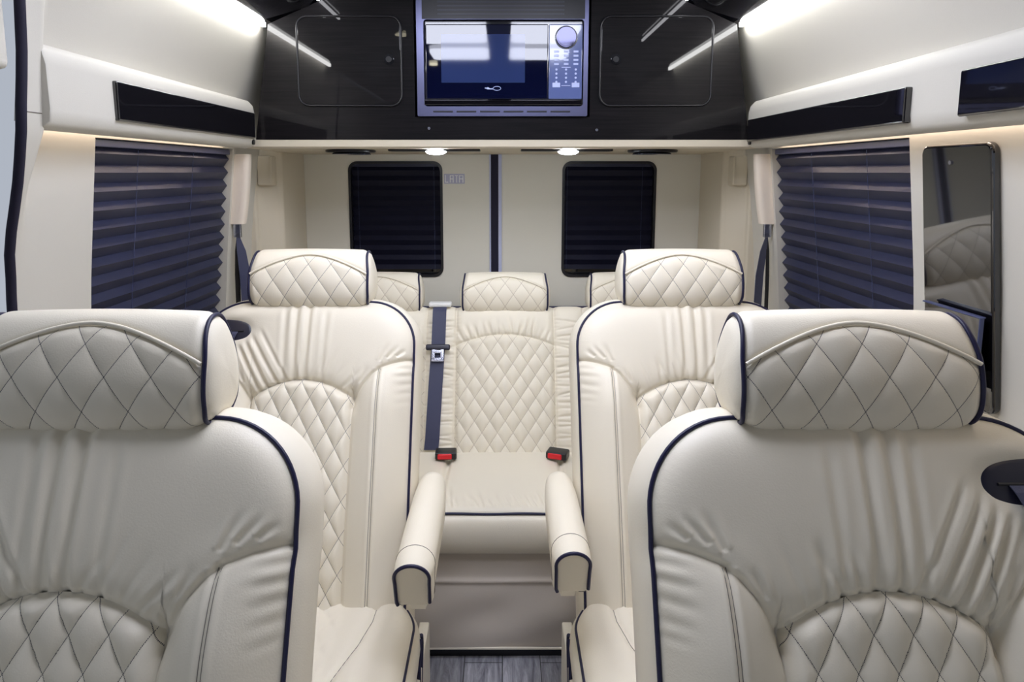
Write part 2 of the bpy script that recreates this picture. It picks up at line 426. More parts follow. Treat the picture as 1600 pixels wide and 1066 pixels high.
def make_headrest(root, org, hw=.157, scale=1.0, tilt=.10, qm='quilt', lat=(1/.061, 1/.089), amp=.0045):
    """org: bottom centre of the headrest"""
    hd = empty('headrest'); hd.parent = root; hd.location = org; hd.rotation_euler = (-tilt, 0, 0); hd.scale = (1, scale, scale)
    S = np.linspace(0, HLEN, 400); zf = HSEC[:, 1]; itop = int(np.argmax(zf))
    tgt = np.gradient(HSEC, axis=0); tgt /= np.linalg.norm(tgt, axis=1)[:, None]; nn = np.stack([-tgt[:, 1], tgt[:, 0]], -1)
    if (nn[100]@np.array([-1, 0])) < 0: nn = -nn
    def sec(s, off, x):
        y = np.interp(s, S, HSEC[:, 0]); z = np.interp(s, S, HSEC[:, 1]); ny = np.interp(s, S, nn[:, 0]); nz = np.interp(s, S, nn[:, 1])
        xx = x*(1-.045*sm(z, .09, .16)-.02*(1-sm(z, 0, .03)))
        crown = .004*(1-(x/hw)**2)
        return np.stack([xx, y+ny*(off+crown), z+nz*(off+crown)-.004*(1-(x/hw)**2)*(1-sm(z, 0, .06))], -1)
    s_at = lambda z: np.interp(z, zf[:itop], S[:itop])
    arcz = lambda x: .143-.052*(np.abs(x)/hw)**1.8
    x = np.linspace(-hw, hw, 150); X = np.repeat(x[:, None], 90, 1)
    s0 = 0.02; S1 = s_at(arcz(X)); t = np.linspace(0, 1, 90)[None]; SS = s0+(S1-s0)*t
    a = X*lat[0]+(SS-.165)*lat[1]; b = X*lat[0]-(SS-.165)*lat[1]
    d_in = np.minimum(np.minimum(hw-np.abs(X), (S1-SS)), SS-s0)
    off = quilt_h(a, b, amp)*sm(d_in, 0, .02)-.003*np.exp(-((S1-SS)/.006)**2)-.006*np.exp(-((hw-np.abs(X))/.008)**2)
    grid('quilted_panel', sec(SS, off, X), M[qm], hd, uv=np.stack([a, b], -1))
    X = np.repeat(x[:, None], 120, 1); S1 = s_at(arcz(X)); t = np.linspace(0, 1, 120)[None]; SS = S1+(HLEN+s0-S1)*t
    off = -.003*np.exp(-((SS-S1)/.006)**2)-.006*np.exp(-((hw-np.abs(X))/.008)**2)
    grid('headrest_cover', sec(np.mod(SS, HLEN), off, X), M['leather'], hd)
    xw = np.linspace(-hw+.002, hw-.002, 60)
    MB().tube(sec(s_at(arcz(xw)), .0008, xw), .0030 if qm == 'quilt' else .0016, 8).build('welt', M['leather'], hd, smooth=True)
    for sg in (-1, 1):
        ss = np.linspace(0, HLEN, 90, endpoint=False); ring = sec(ss, -.006, np.full(90, sg*hw))
        cen = ring.mean(0)
        R = []
        for k, bul in ((1, 0), (.93, .006), (.75, .011), (.45, .014), (.02, .015)):
            q = cen+(ring-cen)*k; q[:, 0] += sg*bul; R.append(q)
        R = np.array(R); g = bmesh.new(); vs = [[g.verts.new(Vector(p)) for p in r] for r in R]
        for i in range(len(R)-1):
            for j in range(90): g.faces.new((vs[i][j], vs[i][(j+1) % 90], vs[i+1][(j+1) % 90], vs[i+1][j]))
        g.faces.new(vs[-1]); bmesh.ops.recalc_face_normals(g, faces=g.faces)
        one = MB(); one.add(g); one.build('end_cap', M['leather'], hd, smooth=True)
        MB().tube(sec(ss, -.004, np.full(90, sg*(hw+.001))), 0.0033, 8, closed=True).build('piping', M['navy'], hd, smooth=True)
    return hd
def loft(rings, name, m, parent, cap=True, closed=True):
    g = bmesh.new(); vs = [[g.verts.new(Vector(p)) for p in r] for r in rings]; n = len(rings[0])
    for i in range(len(rings)-1):
        for j in range(n if closed else n-1): g.faces.new((vs[i][j], vs[i][(j+1) % n], vs[i+1][(j+1) % n], vs[i+1][j]))
    if cap: g.faces.new(vs[0][::-1]); g.faces.new(vs[-1])
    bmesh.ops.recalc_face_normals(g, faces=g.faces)
    mb = MB(); mb.add(g); return mb.build(name, m, parent, smooth=True)
def arm_section(w, h, bot):
    """rounded-top section in (x, z), z measured down from the top"""
    out = []
    for a in np.linspace(0, PI, 17): out.append((w/2*math.cos(a), -w*.5+w*.5*math.sin(a)))
    for z in np.linspace(-w*.53, -h+.012, 6)[1:]: out.append((-w/2*(1-.05*(-z/h)), z))
    out += [(-w/2*.88, -h+.004), (-w/2*.7, -h), (w/2*.7, -h), (w/2*.88, -h+.004)]
    for z in np.linspace(-h+.012, -w*.53, 6)[:-1]: out.append((w/2*(1-.05*(-z/h)), z))
    return out
def make_arm(root, xc, y0, y1, ztop, w=.082, side=1):
    ar = empty('armrest', (xc, 0, 0)); ar.parent = root
    R = []
    for t in np.linspace(0, 1, 16):
        y = y1+(y0-y1)*t
        e = 1-.55*max(0, 1-t/.12)**2 if t < .12 else 1
        ww = w*(.80+.2*sm(t, 0, .35))*(.75+.25*e); h = .085+.02*t
        z = ztop-.012*(1-e)*4-.0*t
        R.append([(x, y-.0*zz, z+zz) for x, zz in arm_section(ww, h, 0)])
    base = loft(R, 'armrest_pad', M['leather'], ar)
    # front end: slanted, with a piped face
    sec0 = arm_section(w, .118, 0); R2 = []
    for k, (dy, sc) in enumerate(((0, 1.0), (.02, .985), (.042, .92), (.05, .84))):
        R2.append([(x*sc, y0-dy+(-zz)*.22*min(1, dy/.04), ztop-.052+(zz+.052)*sc) for x, zz in sec0])
    loft(R2, 'front_cap', M['leather'], ar)
    fp = [(x*1.0, y0-.052+(-zz)*.22, ztop-.052+(zz+.052)*.92) for x, zz in arm_section(w*.86, .115, 0)]
    m_ = len(fp); k = [i for i in range(m_)]
    # open at the bottom
    arc = fp[17:22][::-1][:0]+fp[-4:][:0]
    top = fp[0:17]; left = fp[17:23]; right = fp[-5:]
    path = right+top+left
    MB().tube(path, .0038, 8).build('piping', M['navy'], ar, smooth=True)
    sq = [(x*1.002, y0+.018, ztop+zz*1.0+.0003) for x, zz in (sec0[-6:]+sec0[:24])]
    MB().tube(sq, .0007, 5).build('seam_stitching', M['thread'], ar)
    br = MB().poly([(side*-.012, y0+.10, ztop-.10), (side*-.012, y0-.005, ztop-.10), (side*-.012, y0+.03, ztop-.155), (side*-.012, y0+.12, ztop-.19)], side*.03, (1, 0, 0)).build('bracket', M['leather'], ar)
    MB().poly([(side*-.034, y0+.045, ztop-.103), (side*-.034, y0+.0, ztop-.103), (side*-.034, y0+.015, ztop-.135), (side*-.034, y0+.045, ztop-.15)], side*.015, (1, 0, 0)).build('bracket_recess', M['black'], ar)
    return ar
def make_cushion(root, s):
    cu = empty('seat'); cu.parent = root
    CW, L, zt = .312, .52, .392
    n1, n2 = 110, 120
    a = np.linspace(-1, 1, n1); t = np.linspace(0, 1, n2)
    A, T = np.meshgrid(a, t, indexing='ij'); Y = .045-L*T
    rr = .13; x = np.clip((T*L-(L-rr))/rr, 0, 1); wy = CW-(rr*.7)*(1-np.sqrt(1-x*x*.98))
    wy = wy-.03*np.clip(1-T*L/.08, 0, 1)**2
    U = A*wy
    d_e = np.minimum(wy-np.abs(U), np.minimum(T*L+.05, L-T*L))
    n = -.03*np.exp(-d_e/.02)+.022*np.exp(-((np.abs(U)-.215)/.06)**2)
    sx = [(sg*q, y) for sg in (1,) for q, y in ((.225, .05), (.222, -.05), (.205, -.13), (.17, -.22), (.15, -.5))]
    for sg in (-1, 1):
        d = dist_poly(U, Y, [(sg*q, y) for q, y in sx]); n -= .008*np.exp(-(d/.006)**2)+.005*np.exp(-(d/.018)**2)
    qa = U*LA+Y*LB; qb = U*LA-Y*LB
    inner = sm(.150-np.abs(U), 0, .02)
    n += quilt_h(qa, qb, .006)*inner
    Z = zt+n
    P = np.stack([U, Y, Z], -1)
    grid('cushion_top', P, M['leather'], cu, flip=True)
    edge = np.concatenate([P[0, :], P[1:-1, -1], P[-1, ::-1]])
    cen = np.array((0, -.22, 0)); R = []
    for o, dz in ((0, 0), (.012, -.012), (.018, -.04), (.014, -.075), (0, -.095), (-.02, -.10)):
        q = edge.copy(); dirv = q-cen; dirv[:, 2] = 0; dirv /= np.linalg.norm(dirv, axis=1)[:, None]; q += dirv*o; q[:, 2] = q[:, 2]+dz; R.append(q)
    grid('cushion_side', np.array(R), M['leather'], cu)
    MB().tube(edge[2:-2]+np.array((0, 0, .001)), 0.0033, 8).build('piping', M['navy'], cu, smooth=True)
    for sg in (-1, 1):
        pts = []
        for i in range(len(sx)-1):
            for k in range(6):
                f = k/6; pts.append((sg*(sx[i][0]*(1-f)+sx[i+1][0]*f), sx[i][1]*(1-f)+sx[i+1][1]*f))
        q = []
        for (uu, yy) in pts:
            fi = float(np.clip((.045-yy)/L*(n2-1), 0, n2-1.001)); i = int(fi); zz = [float(np.interp(uu, U[:, k_], Z[:, k_])) for k_ in (i, i+1)]; q.append((uu, yy, zz[0]+(zz[1]-zz[0])*(fi-i)+.0005))
        MB().tube(q, .0007, 5).build('seam_stitching', M['thread'], cu)
    bs = MB().box((-.29, -.44, .10), (.29, .12, .31), .02)
    bs.build('seat_base', M['leather'], root, smooth=True)
    MB().box((-.20, -.38, 0), (.20, .08, .10), .01).build('pedestal', M['black'], root, smooth=True)
    return cu
def make_seat(s, arm_y0):
    """s=+1: belt side at +x, aisle side at -x"""
    root = empty('captain_seat')
    make_backrest(s, root)
    hp = backpt(np.array([0.]), np.array([H-.006]), np.array([-.045]))[0]
    make_headrest(root, tuple(hp), scale=.965)
    make_cushion(root, s)
    make_arm(root, -s*.336, arm_y0, .235, .652, side=-s)
    # loop of the recline strap low on the aisle side
    x = -s*.326
    lp = [(x, -.02, .335), (x, -.055, .30), (x, -.06, .25), (x, -.045, .22), (x, -.03, .225), (x, -.02, .26), (x, -.0, .31), (x, -.005, .335)]
    MB().tube(lp, .005, 8).build('strap_loop', M['navy'], root, smooth=True)
    MB().box((x-.003*1-(.0 if s > 0 else .02), -.10, .10), (x+.003+(.02 if s > 0 else 0), .14, .265), .003).build('side_shield', M['leather'], root, smooth=True)
    return root
seatR = make_seat(+1, -.125); seatL = make_seat(-1, -.170)
def place(seat, x, y, lab, sc=1.0, rz=0):
    seat.location = (x, y, 0); seat.scale = (1, 1, sc); seat.rotation_euler = (0, 0, rz)
    tag(seat, lab, 'seat', 'cream quilted captain seats')
place(seatR, .477, .555, 'cream quilted captain seat nearest the camera on the right')
place(seatL, -.553, .555, 'cream quilted captain seat nearest the camera on the left')
sR2 = copy_tree(seatR); place(sR2, .482, 1.475, 'cream quilted captain seat in the second row on the right, partly hidden', .985)
sL2 = copy_tree(seatL); place(sL2, -.517, 1.475, 'cream quilted captain seat in the second row beside the left blind', .985)
# ------------------------------------------------------------------ rear bench
bench = tag(empty('rear_bench', (.01, 2.265, 0)), 'cream quilted three-place bench across the back of the cabin under the rear doors', 'bench')
THB = math.radians(25.5); HB = .545; XL, XR = -.82, .82
Db = np.array((0, math.sin(THB), math.cos(THB))); Nb = np.array((0, -math.cos(THB), math.sin(THB))); B0 = np.array((0, 0, .425))
def bpt(U, V, n):
    U = np.asarray(U, float); V = np.asarray(V, float); n = np.asarray(n, float)
    return B0+U[..., None]*np.array((1, 0, 0))+V[..., None]*Db+n[..., None]*Nb
IW = .180; CENT = (-.47, 0., .47)
def bench_n(U, V):
    n = -.03*np.exp(-(HB-V)/.02)-.02*np.exp(-(XR-np.abs(U))/.02)
    r = np.random.default_rng(3)
    for c in CENT:
        d = np.abs(U-c)
        n += .016*np.exp(-(d/.15)**2)
        for sg in (-1, 1):
            ds = np.abs(U-c-sg*IW); n -= .006*np.exp(-(ds/.004)**2)+.006*np.exp(-(ds/.014)**2)
        da = dist_poly(U, V, [(c+x, HB-.112-.038*(x/IW)**2) for x in np.linspace(-IW, IW, 13)]); n -= .005*np.exp(-(da/.004)**2)+.004*np.exp(-(da/.014)**2)
        for i, u0 in enumerate(np.linspace(-.15, .15, 13)):
            y0 = HB-.112-.038*(u0/IW)**2
            n += ridge(U, V, c+u0, y0, c+u0*1.2+.01*r.normal(), y0+.05+.04*r.random(), .004, .009, -.003*(.5+r.random()), .02, .4)*(V > y0-.002)
    # gathered strips between the places
    for c in (-.235, .235):
        m_ = np.exp(-((U-c)/.048)**6)
        for v0 in np.arange(.03, HB-.06, .0215):
            vv = v0+.006*r.normal(); n += -m_*.0042*(.4+.9*r.random())*np.exp(-((V-vv-.12*(U-c)*r.normal())/.0042)**2)
        n += .006*np.exp(-((U-c)/.04)**2)
        for sg in (-1, 1):
            for k, v0 in enumerate(np.arange(.02, HB-.04, .0142)):
                n -= .0022*r.random()*np.exp(-((V-v0)/.003)**2)*np.exp(-((U-c-sg*.052)/.016)**2)
    return n
nu, nv = 700, 190
u = np.linspace(XL, XR, nu); t = np.linspace(0, 1, nv); U = np.repeat(u[:, None], nv, 1); V = HB*np.repeat(t[None], nu, 0)
n = bench_n(U, V)
for c in CENT:  # the cover sinks beneath the quilted panels
    inside = (np.abs(U-c) < IW-.003) & (V < HB-.112-.038*((U-c)/IW)**2-.003); n = np.where(inside, n-.012, n)
grid('backrest', bpt(U, V, n), M['leather'], bench)
for c in CENT:
    u = np.linspace(-IW, IW, 150); U0 = np.repeat(u[:, None], 170, 1); Bv = HB-.112-.038*(U0/IW)**2; V = Bv*np.linspace(0, 1, 170)[None]
    a = U0/.0545+(V-HB+.1)/.081; b = U0/.0545-(V-HB+.1)/.081
    d_in = np.minimum(IW-np.abs(U0), Bv-V)
    n = bench_n(U0+c, V)+quilt_h(a, b, .0065)*sm(d_in, 0, .015)
    grid('quilted_panel', bpt(U0+c, V, n), M['quilt_bench'], bench, uv=np.stack([a, b], -1))
MB().tube([bpt(x, HB, -.028) for x in np.linspace(XL, XR, 60)], .0035, 8).build('piping', M['navy'], bench, smooth=True)
bk = MB(); q = [tuple(bpt(XL, HB, -.03)), tuple(bpt(XL, 0, -.02)), tuple(bpt(XL, 0, -.12)), tuple(bpt(XL, HB, -.12))]
bk.poly(q, XR-XL, (1, 0, 0)).build('back_shell', M['leather'], bench)
# bench cushion
nu, nv = 420, 110
X = np.repeat(np.linspace(XL, XR, nu)[:, None], nv, 1); t = np.linspace(0, 1, nv)
ang = np.clip((t-.72)/.28, 0, 1)*PI
prof_y = np.where(t < .64, .03-.405*t/.64, np.where(t < .72, -.375-.027*np.sin((t-.64)/.08*PI/2), -.402-.030*np.sin(ang)**.8)); prof_z = np.where(t < .64, .425+.025*np.minimum(1, t/.08)-.010*sm(t, .3, .64), np.where(t < .72, .440-.018*(1-np.cos((t-.64)/.08*PI/2)), .422-.058*(1-np.cos(ang))))
Y = np.repeat(prof_y[None], nu, 0); Z = np.repeat(prof_z[None], nu, 0)
topm = np.repeat((1-sm(t, .6, .7))[None], nu, 0); r = np.random.default_rng(8); dz = np.zeros_like(X)
for sx in (-.19, .185):
    dz -= (.014*np.exp(-((X-sx-.02*Y)/.008)**2)+.006*np.exp(-((X-sx)/.03)**2))*topm
for i in range(15):
    x0 = -.15+.021*i+.006*r.normal(); L = .06+.09*r.random(); dz += ridge(X, Y, x0, -.385, x0-.03*r.random()-.01, -.385+L, .0035, .009, -.0036*(.4+r.random()), .03, .4)
Z = Z+dz
grid('seat_cushion', np.stack([X, Y, Z], -1), M['leather'], bench, flip=True)
MB().tube([(x, -.404, .4265+.001*math.sin(x*30)) for x in np.linspace(XL, XR, 80)], .0036, 8).build('piping', M['navy'], bench, smooth=True)
# skirt
X = np.repeat(np.linspace(XL, XR, 200)[:, None], 60, 1); t = np.linspace(0, 1, 60)[None]
Z = .318-t*.286+0*X; Y = -.398-.006*np.exp(-((Z-.222)/.006)**2)-.048*sm(.318-Z, 0, .27)*1.0+.006*np.sin(X*9+Z*14)*sm(.2-Z, 0, .1)+.005*np.sin(X*16-Z*30)*np.exp(-((Z-.12)/.08)**2)
grid('front_skirt', np.stack([X, Y, Z], -1), M['skirt'], bench, flip=True)
MB().tube([(x, -.448, .033) for x in np.linspace(XL, XR, 10)], .004, 8).build('skirt_hem', M['leather'], bench)
MB().box((XL, -.436, 0), (XR, -.10, .035)).build('kick_board', M['black'], bench)
hb = bpt(0, HB-.012, -.05)
for c, hwb in zip((-.475, 0.0, .475), (.157,)*3):
    make_headrest(bench, (c, float(hb[1])-.005, float(hb[2])-.0), hw=hwb, scale=.93, tilt=.08, qm='quilt_bench', amp=.003)
# bench belt, guide and tongue
root = tag(empty('seat_belt', (-.232, 2.49, .915)), 'dark blue-grey lap and shoulder belt hanging down the bench left of its centre place', 'seat belt')
P = [Vector(bpt(-.242, HB+.006, -.008)), Vector(bpt(-.242, HB-.01, .002)), Vector(bpt(-.242, HB-.03, .014)), Vector(bpt(-.2425, HB-.15, .019)), Vector(bpt(-.2485, HB-.3, .020)), Vector(bpt(-.2545, .06, .018)), Vector(bpt(-.2575, .022, .016))]
off = Vector((.01+.232, 2.265-2.49, -.915))
P = [p+off for p in P]
MB().ribbon(P, .050, .0016, (1, 0, 0)).build('webbing', M['belt'], root)
g0 = Vector(bpt(-.242, HB+.004, -.012))+off
MB().box(g0-Vector((.042, .02, .006)), g0+Vector((.042, .02, .010)), .005, 3).build('belt_guide', M['white'], root, smooth=True)
tv = HB-.165
tg = Vector(bpt(-.243, tv, .027))+off; Rm = Matrix.Rotation(-THB, 3, 'X')
MB().box(tg-Vector((.044, .006, .010)), tg+Vector((.044, .006, .012)), .006, 3, rot=Rm).build('tongue_grip', M['bezel'], root, smooth=True)
mt = MB()
for dx in (-.016, .016): mt.box(tg+Vector((dx-.006, -.0065, -.046)), tg+Vector((dx+.006, -.0025, -.008)), .001, rot=Rm, piv=tg)
mt.box(tg+Vector((-.022, -.0065, -.052)), tg+Vector((.022, -.0025, -.038)), .001, rot=Rm, piv=tg)
mt.box(tg+Vector((-.016, -.0065, -.022)), tg+Vector((.016, -.0025, -.010)), .001, rot=Rm, piv=tg)
mt.build('tongue_plate', M['chrome'], root, smooth=True)
def buckle(x, rz, lab):
    r_ = tag(empty('belt_buckle', (x, 2.190, .453), rz), lab, 'buckle', 'red-button buckles on the bench')
    MB().box((-.036, -.02, 0), (.036, .03, .026), .006, 3).build('housing', M['black'], r_, smooth=True)
    MB().box((-.028, -.024, .004), (.020, .0, .0225), .004, 3).build('release_button', M['red'], r_, smooth=True)
    return r_
buckle(-.190, .05, 'black buckle with red button on the bench beside the hanging belt')
buckle(.185, -.35, 'black buckle with red button on the bench by the right armrest')
# ------------------------------------------------------------------ shell
struct(MB().box((-1.0, -1.2, -.03), (1.0, 2.85, 0)).build('floor', M['floor']))
def wallx(y, z, sg):
    x = np.interp(z, [0, .9, 1.19, 1.48, 1.62, 1.86], [.915, .915, .890, .857, .83, .752])
    x = np.array(x, float)
    if sg > 0: return x
    xt = np.interp(z, [0, 1.17, 1.27, 1.37, 1.48, 1.62, 1.86], [.915, .892, .868, .832, .787, .777, .752])
    return x+(1-sm(y, 1.19, 1.26))*(xt-x)
SEALP = [(1.146, 1.88, 0), (1.148, 1.70, 0), (1.150, 1.60, 0), (1.148, 1.48, 0), (1.182, 1.37, 0), (1.226, 1.17, 0), (1.24, .9, 0), (1.24, .0, 0)]
def SEALY(z): return float(np.interp(z, [p[1] for p in SEALP][::-1], [p[0] for p in SEALP][::-1]))
WY = (1.462, 2.205); WZ = (.93, 1.481)
def make_wall(name, sg, y0):
    ys = np.unique(np.r_[np.linspace(y0, WY[0], 60), np.linspace(WY[0], WY[1], 12), np.linspace(WY[1], 2.44, 6)])
    zs = np.unique(np.r_[np.linspace(0, WZ[0], 8), np.linspace(WZ[0], WZ[1], 24), np.linspace(WZ[1], 1.875, 14)])
    bm = bmesh.new(); vs = {}
    for i, y in enumerate(ys):
        for j, z in enumerate(zs):
            yy = y
            if sg < 0 and y < WY[0]: e = SEALY(z); yy = e+(WY[0]-e)*(y-y0)/(WY[0]-y0)
            vs[i, j] = bm.verts.new((sg*float(wallx(yy, z, sg)), yy, z))
    for i in range(len(ys)-1):
        for j in range(len(zs)-1):
            yc, zc = (ys[i]+ys[i+1])/2, (zs[j]+zs[j+1])/2
            if WY[0] < yc < WY[1] and WZ[0] < zc < WZ[1]: continue
            bm.faces.new((vs[i, j], vs[i+1, j], vs[i+1, j+1], vs[i, j+1]))
    # window reveal
    for pa in ([(WY[0], z) for z in np.linspace(*WZ, 12)], [(WY[1], z) for z in np.linspace(*WZ, 12)], [(y, WZ[0]) for y in WY], [(y, WZ[1]) for y in WY]):
        for (ya, za), (yb, zb) in zip(pa[:-1], pa[1:]):
            q = [(sg*float(wallx(ya, za, sg)), ya, za), (sg*float(wallx(yb, zb, sg)), yb, zb)]
            q += [(q[1][0]+sg*.05, yb, zb), (q[0][0]+sg*.05, ya, za)]
            bm.faces.new([bm.verts.new(p) for p in q])
    bmesh.ops.remove_doubles(bm, verts=bm.verts, dist=1e-5); bmesh.ops.recalc_face_normals(bm, faces=bm.faces)
    mb = MB(); mb.add(bm); return struct(mb.build(name, M['vinyl'], smooth=True))
make_wall('wall_left', -1, .80); make_wall('wall_right', 1, -1.2)
for sg, nm in ((-1, 'window_1'), (1, 'window_2')):
    g = MB().box((-.002, WY[0], 0), (.002, WY[1], WZ[1]-WZ[0]), rot=None)
    o = g.build(nm, M['gloss']); o.location = (sg*.958, 0, WZ[0]); o.rotation_euler = (0, sg*-math.radians(5.5), 0); struct(o)
# seams of the left wall lining
MB().tube([(-float(wallx(y, 1.508, -1))+.0005, y, 1.508) for y in np.linspace(1.150, 1.188, 8)], .0009, 6).build('trim_4', M['thread'])
struct(bpy.data.objects['trim_4'])
# D pillars at the back corners
for sg, nm in ((-1, 'trim_1'), (1, 'trim_2')):
    plan = [(.93, 2.42), (.872, 2.42), (.868, 2.44), (.812, 2.485), (.798, 2.50), (.790, 2.755), (.93, 2.755)]
    bm = MB().poly([(sg*x, y, .0) for x, y in plan], 1.50, (0, 0, 1)); o = struct(bm.build(nm, M['pillar']))
    bv = o.modifiers.new('b', 'BEVEL'); bv.width = .006; bv.segments = 3
    MB().box((sg*.84-.026, 2.43, 1.36), (sg*.84+.026, 2.49, 1.465), .006).build('hinge_cover', M['pillar'], o, smooth=True)
# ceiling: crowned black gloss panel
bm = bmesh.new(); prof = [(-.752, 1.862), (-.60, 1.915), (-.56, 1.945), (-.40, 1.975), (0, 1.99), (.40, 1.975), (.56, 1.945), (.60, 1.915), (.752, 1.862), (.80, 1.90), (.5, 2.03), (-.5, 2.03), (-.80, 1.90)]
struct(MB().poly([(x, -1.2, z) for x, z in prof], 4.0, (0, 1, 0)).build('ceiling', M['ceil']))
# rear wall behind everything, above and below the doors
struct(MB().box((-.95, -1.24, 1.52), (.95, -1.20, 2.05)).build('unseen_front_blocker', M['bezel']))  # unseen dark bulkhead behind the camera, added to darken the cabinet's reflections
struct(MB().box((-1.0, 2.80, 0), (1.0, 2.85, 2.05)).build('wall_rear', M['pillar']))
# rear doors with window openings
def plate_hole(outer, inner, y, th, name, m, parent=None):
    """ring plate between two outlines (x,z) with the same number of points"""
    bm = bmesh.new(); n = len(outer)
    def ring(pts, yy): return [bm.verts.new((x, yy, z)) for x, z in pts]
    a, b, c, d = ring(outer, y), ring(inner, y), ring(inner, y+th), ring(outer, y+th)
    for r1, r2 in ((a, b), (b, c), (c, d), (d, a)):
        for i in range(n):
            j = (i+1) % n; bm.faces.new((r1[i], r1[j], r2[j], r2[i]))
    bmesh.ops.recalc_face_normals(bm, faces=bm.faces)
    mb = MB(); mb.add(bm); return mb.build(name, m, parent, smooth=False)
def blind(name, label, xyz0, wdir, width, zs, pitch, amp, nrm, tilt, m, cords=(), group=None):
    """pleated shade hanging from zs[1] down to zs[0]; tilt = sideways offset per metre of height along nrm"""
    r_ = tag(empty(name, xyz0), label, 'window blind', group)
    wd = Vector(wdir); nn = Vector(nrm); rows = []; z = zs[1]; k = 0
    while z > zs[0]:
        rows.append((z-xyz0[2], amp if k % 2 else 0)); z -= pitch/2*(1.12 if k % 2 else .88); k += 1
    bm = bmesh.new(); R = []
    r = random.Random(len(label))
    for dz, of in rows:
        vs = []
        for i in range(13):
            p = wd*(width*i/12)+Vector((0, 0, dz))+nn*(of+tilt*dz+.0008*r.uniform(-1, 1))
            vs.append(bm.verts.new(p))
        R.append(vs)
    for a, b in zip(R[:-1], R[1:]):
        for i in range(12): bm.faces.new((a[i], a[i+1], b[i+1], b[i]))
    bmesh.ops.solidify(bm, geom=list(bm.faces), thickness=.0006)
    mb = MB(); mb.add(bm); mb.build('pleated_fabric', m, r_)
    for f in cords:
        c = MB(); pts = [wd*(width*f)+Vector((0, 0, dz))+nn*(amp*.9+tilt*dz) for dz in np.linspace(rows[0][0], rows[-1][0], 4)]
        c.tube(pts, .0007, 5); c.build('cord', M['blue_edge'], r_)
    p0 = nn*(tilt*rows[0][0]-.004); hr = MB(); z0 = rows[0][0]
    a = p0+Vector((0, 0, z0-.004)); b = p0+wd*width+nn*.022+Vector((0, 0, z0+.012))
    lo = Vector([min(a[i], b[i]) for i in range(3)]); hi = Vector([max(a[i], b[i]) for i in range(3)])
    hr.box(lo, hi, .002).build('head_rail', m, r_)
    return r_
DZ0, DZ1 = .30, 1.485
for sg, nm in ((-1, 'door_1'), (1, 'door_2')):
    x_in = -.040 if sg < 0 else -.018; x_out = sg*.79
    cx = (x_in+x_out)/2; w = abs(x_out-x_in); ww, wh, wc = .362, .452, sg*.427
    zc = (DZ0+DZ1)/2; ho = DZ1-DZ0
    d = plate_hole(rrect(w, ho, .004, cx=cx, cy=zc), rrect(ww+.012, wh+.012, .036, cx=wc, cy=1.2175), 2.75, .03, nm, M['door_vinyl']); struct(d)
    fr = plate_hole(rrect(ww+.014, wh+.014, .036, cx=wc, cy=1.2175), rrect(ww-.006, wh-.006, .030, cx=wc, cy=1.2175), 2.746, .03, 'window_frame', M['black'], d)
    MB().box((wc-ww/2, 2.785, .98), (wc+ww/2, 2.79, 1.46)).build('window_glass', M['gloss'], d)
    blind('pleated_blind', 'dark navy pleated blind in the %s rear door window' % ('left' if sg < 0 else 'right'), (wc-ww/2+.004, 2.776, .99), (1, 0, 0), ww-.008, (.998, 1.432), .040, .013, (0, -1, 0), 0, M['blind_dark'], (.07, .93) if sg < 0 else (.03, .88))
# centre seam with edges
o = struct(MB().box((-.046, 2.744, DZ0), (-.016, 2.752, 1.483), .002).build('trim_3', M['navy_seal']))
MB().box((-.016, 2.742, DZ0), (-.003, 2.752, 1.483), .001).build('edge_strip', M['edge'], o)
MB().box((-.052, 2.743, DZ0), (-.046, 2.752, 1.483), .001).build('edge_strip', M['edge'], o)
# small pale label on the left door, its letters worn past reading
lb = tag(empty('door_label', (-.192, 2.749, 1.381)), 'small pale rectangular label stuck beside the left rear door window', 'label')
MB().box((-.041, -.0012, -.0195), (.041, .0, .0195)).build('paper', M['label'], lb)
mk = MB()
for x0, x1, z0, z1 in ((-.037, -.034, -.015, .015), (-.034, -.024, -.015, -.012), (-.018, -.015, -.015, .012), (-.006, -.003, -.015, .015), (-.018, -.003, .011, .014), (-.016, -.004, -.002, .001), (.002, .015, .011, .014), (.008, .011, -.015, .011), (.019, .022, -.015, .013), (.033, .036, -.015, .013), (.019, .036, .011, .014), (.022, .033, -.002, .001)):
    mk.box((x0, -.0016, z0), (x1, -.001, z1))
mk.build('lettering', M['white'], lb)
# ------------------------------------------------------------------ side blinds
for sg, side in ((-1, 'left'), (1, 'right')):
    blind('pleated_blind', 'large dark navy pleated blind covering the %s side window' % side, (sg*.947, WY[0]+.004, WZ[0]), (0, 1, 0), WY[1]-WY[0]-.008, (WZ[0]+.012, WZ[1]-.014), .0415, .0155, (-sg, 0, 0), .117, M['blind'], (.26, .66))
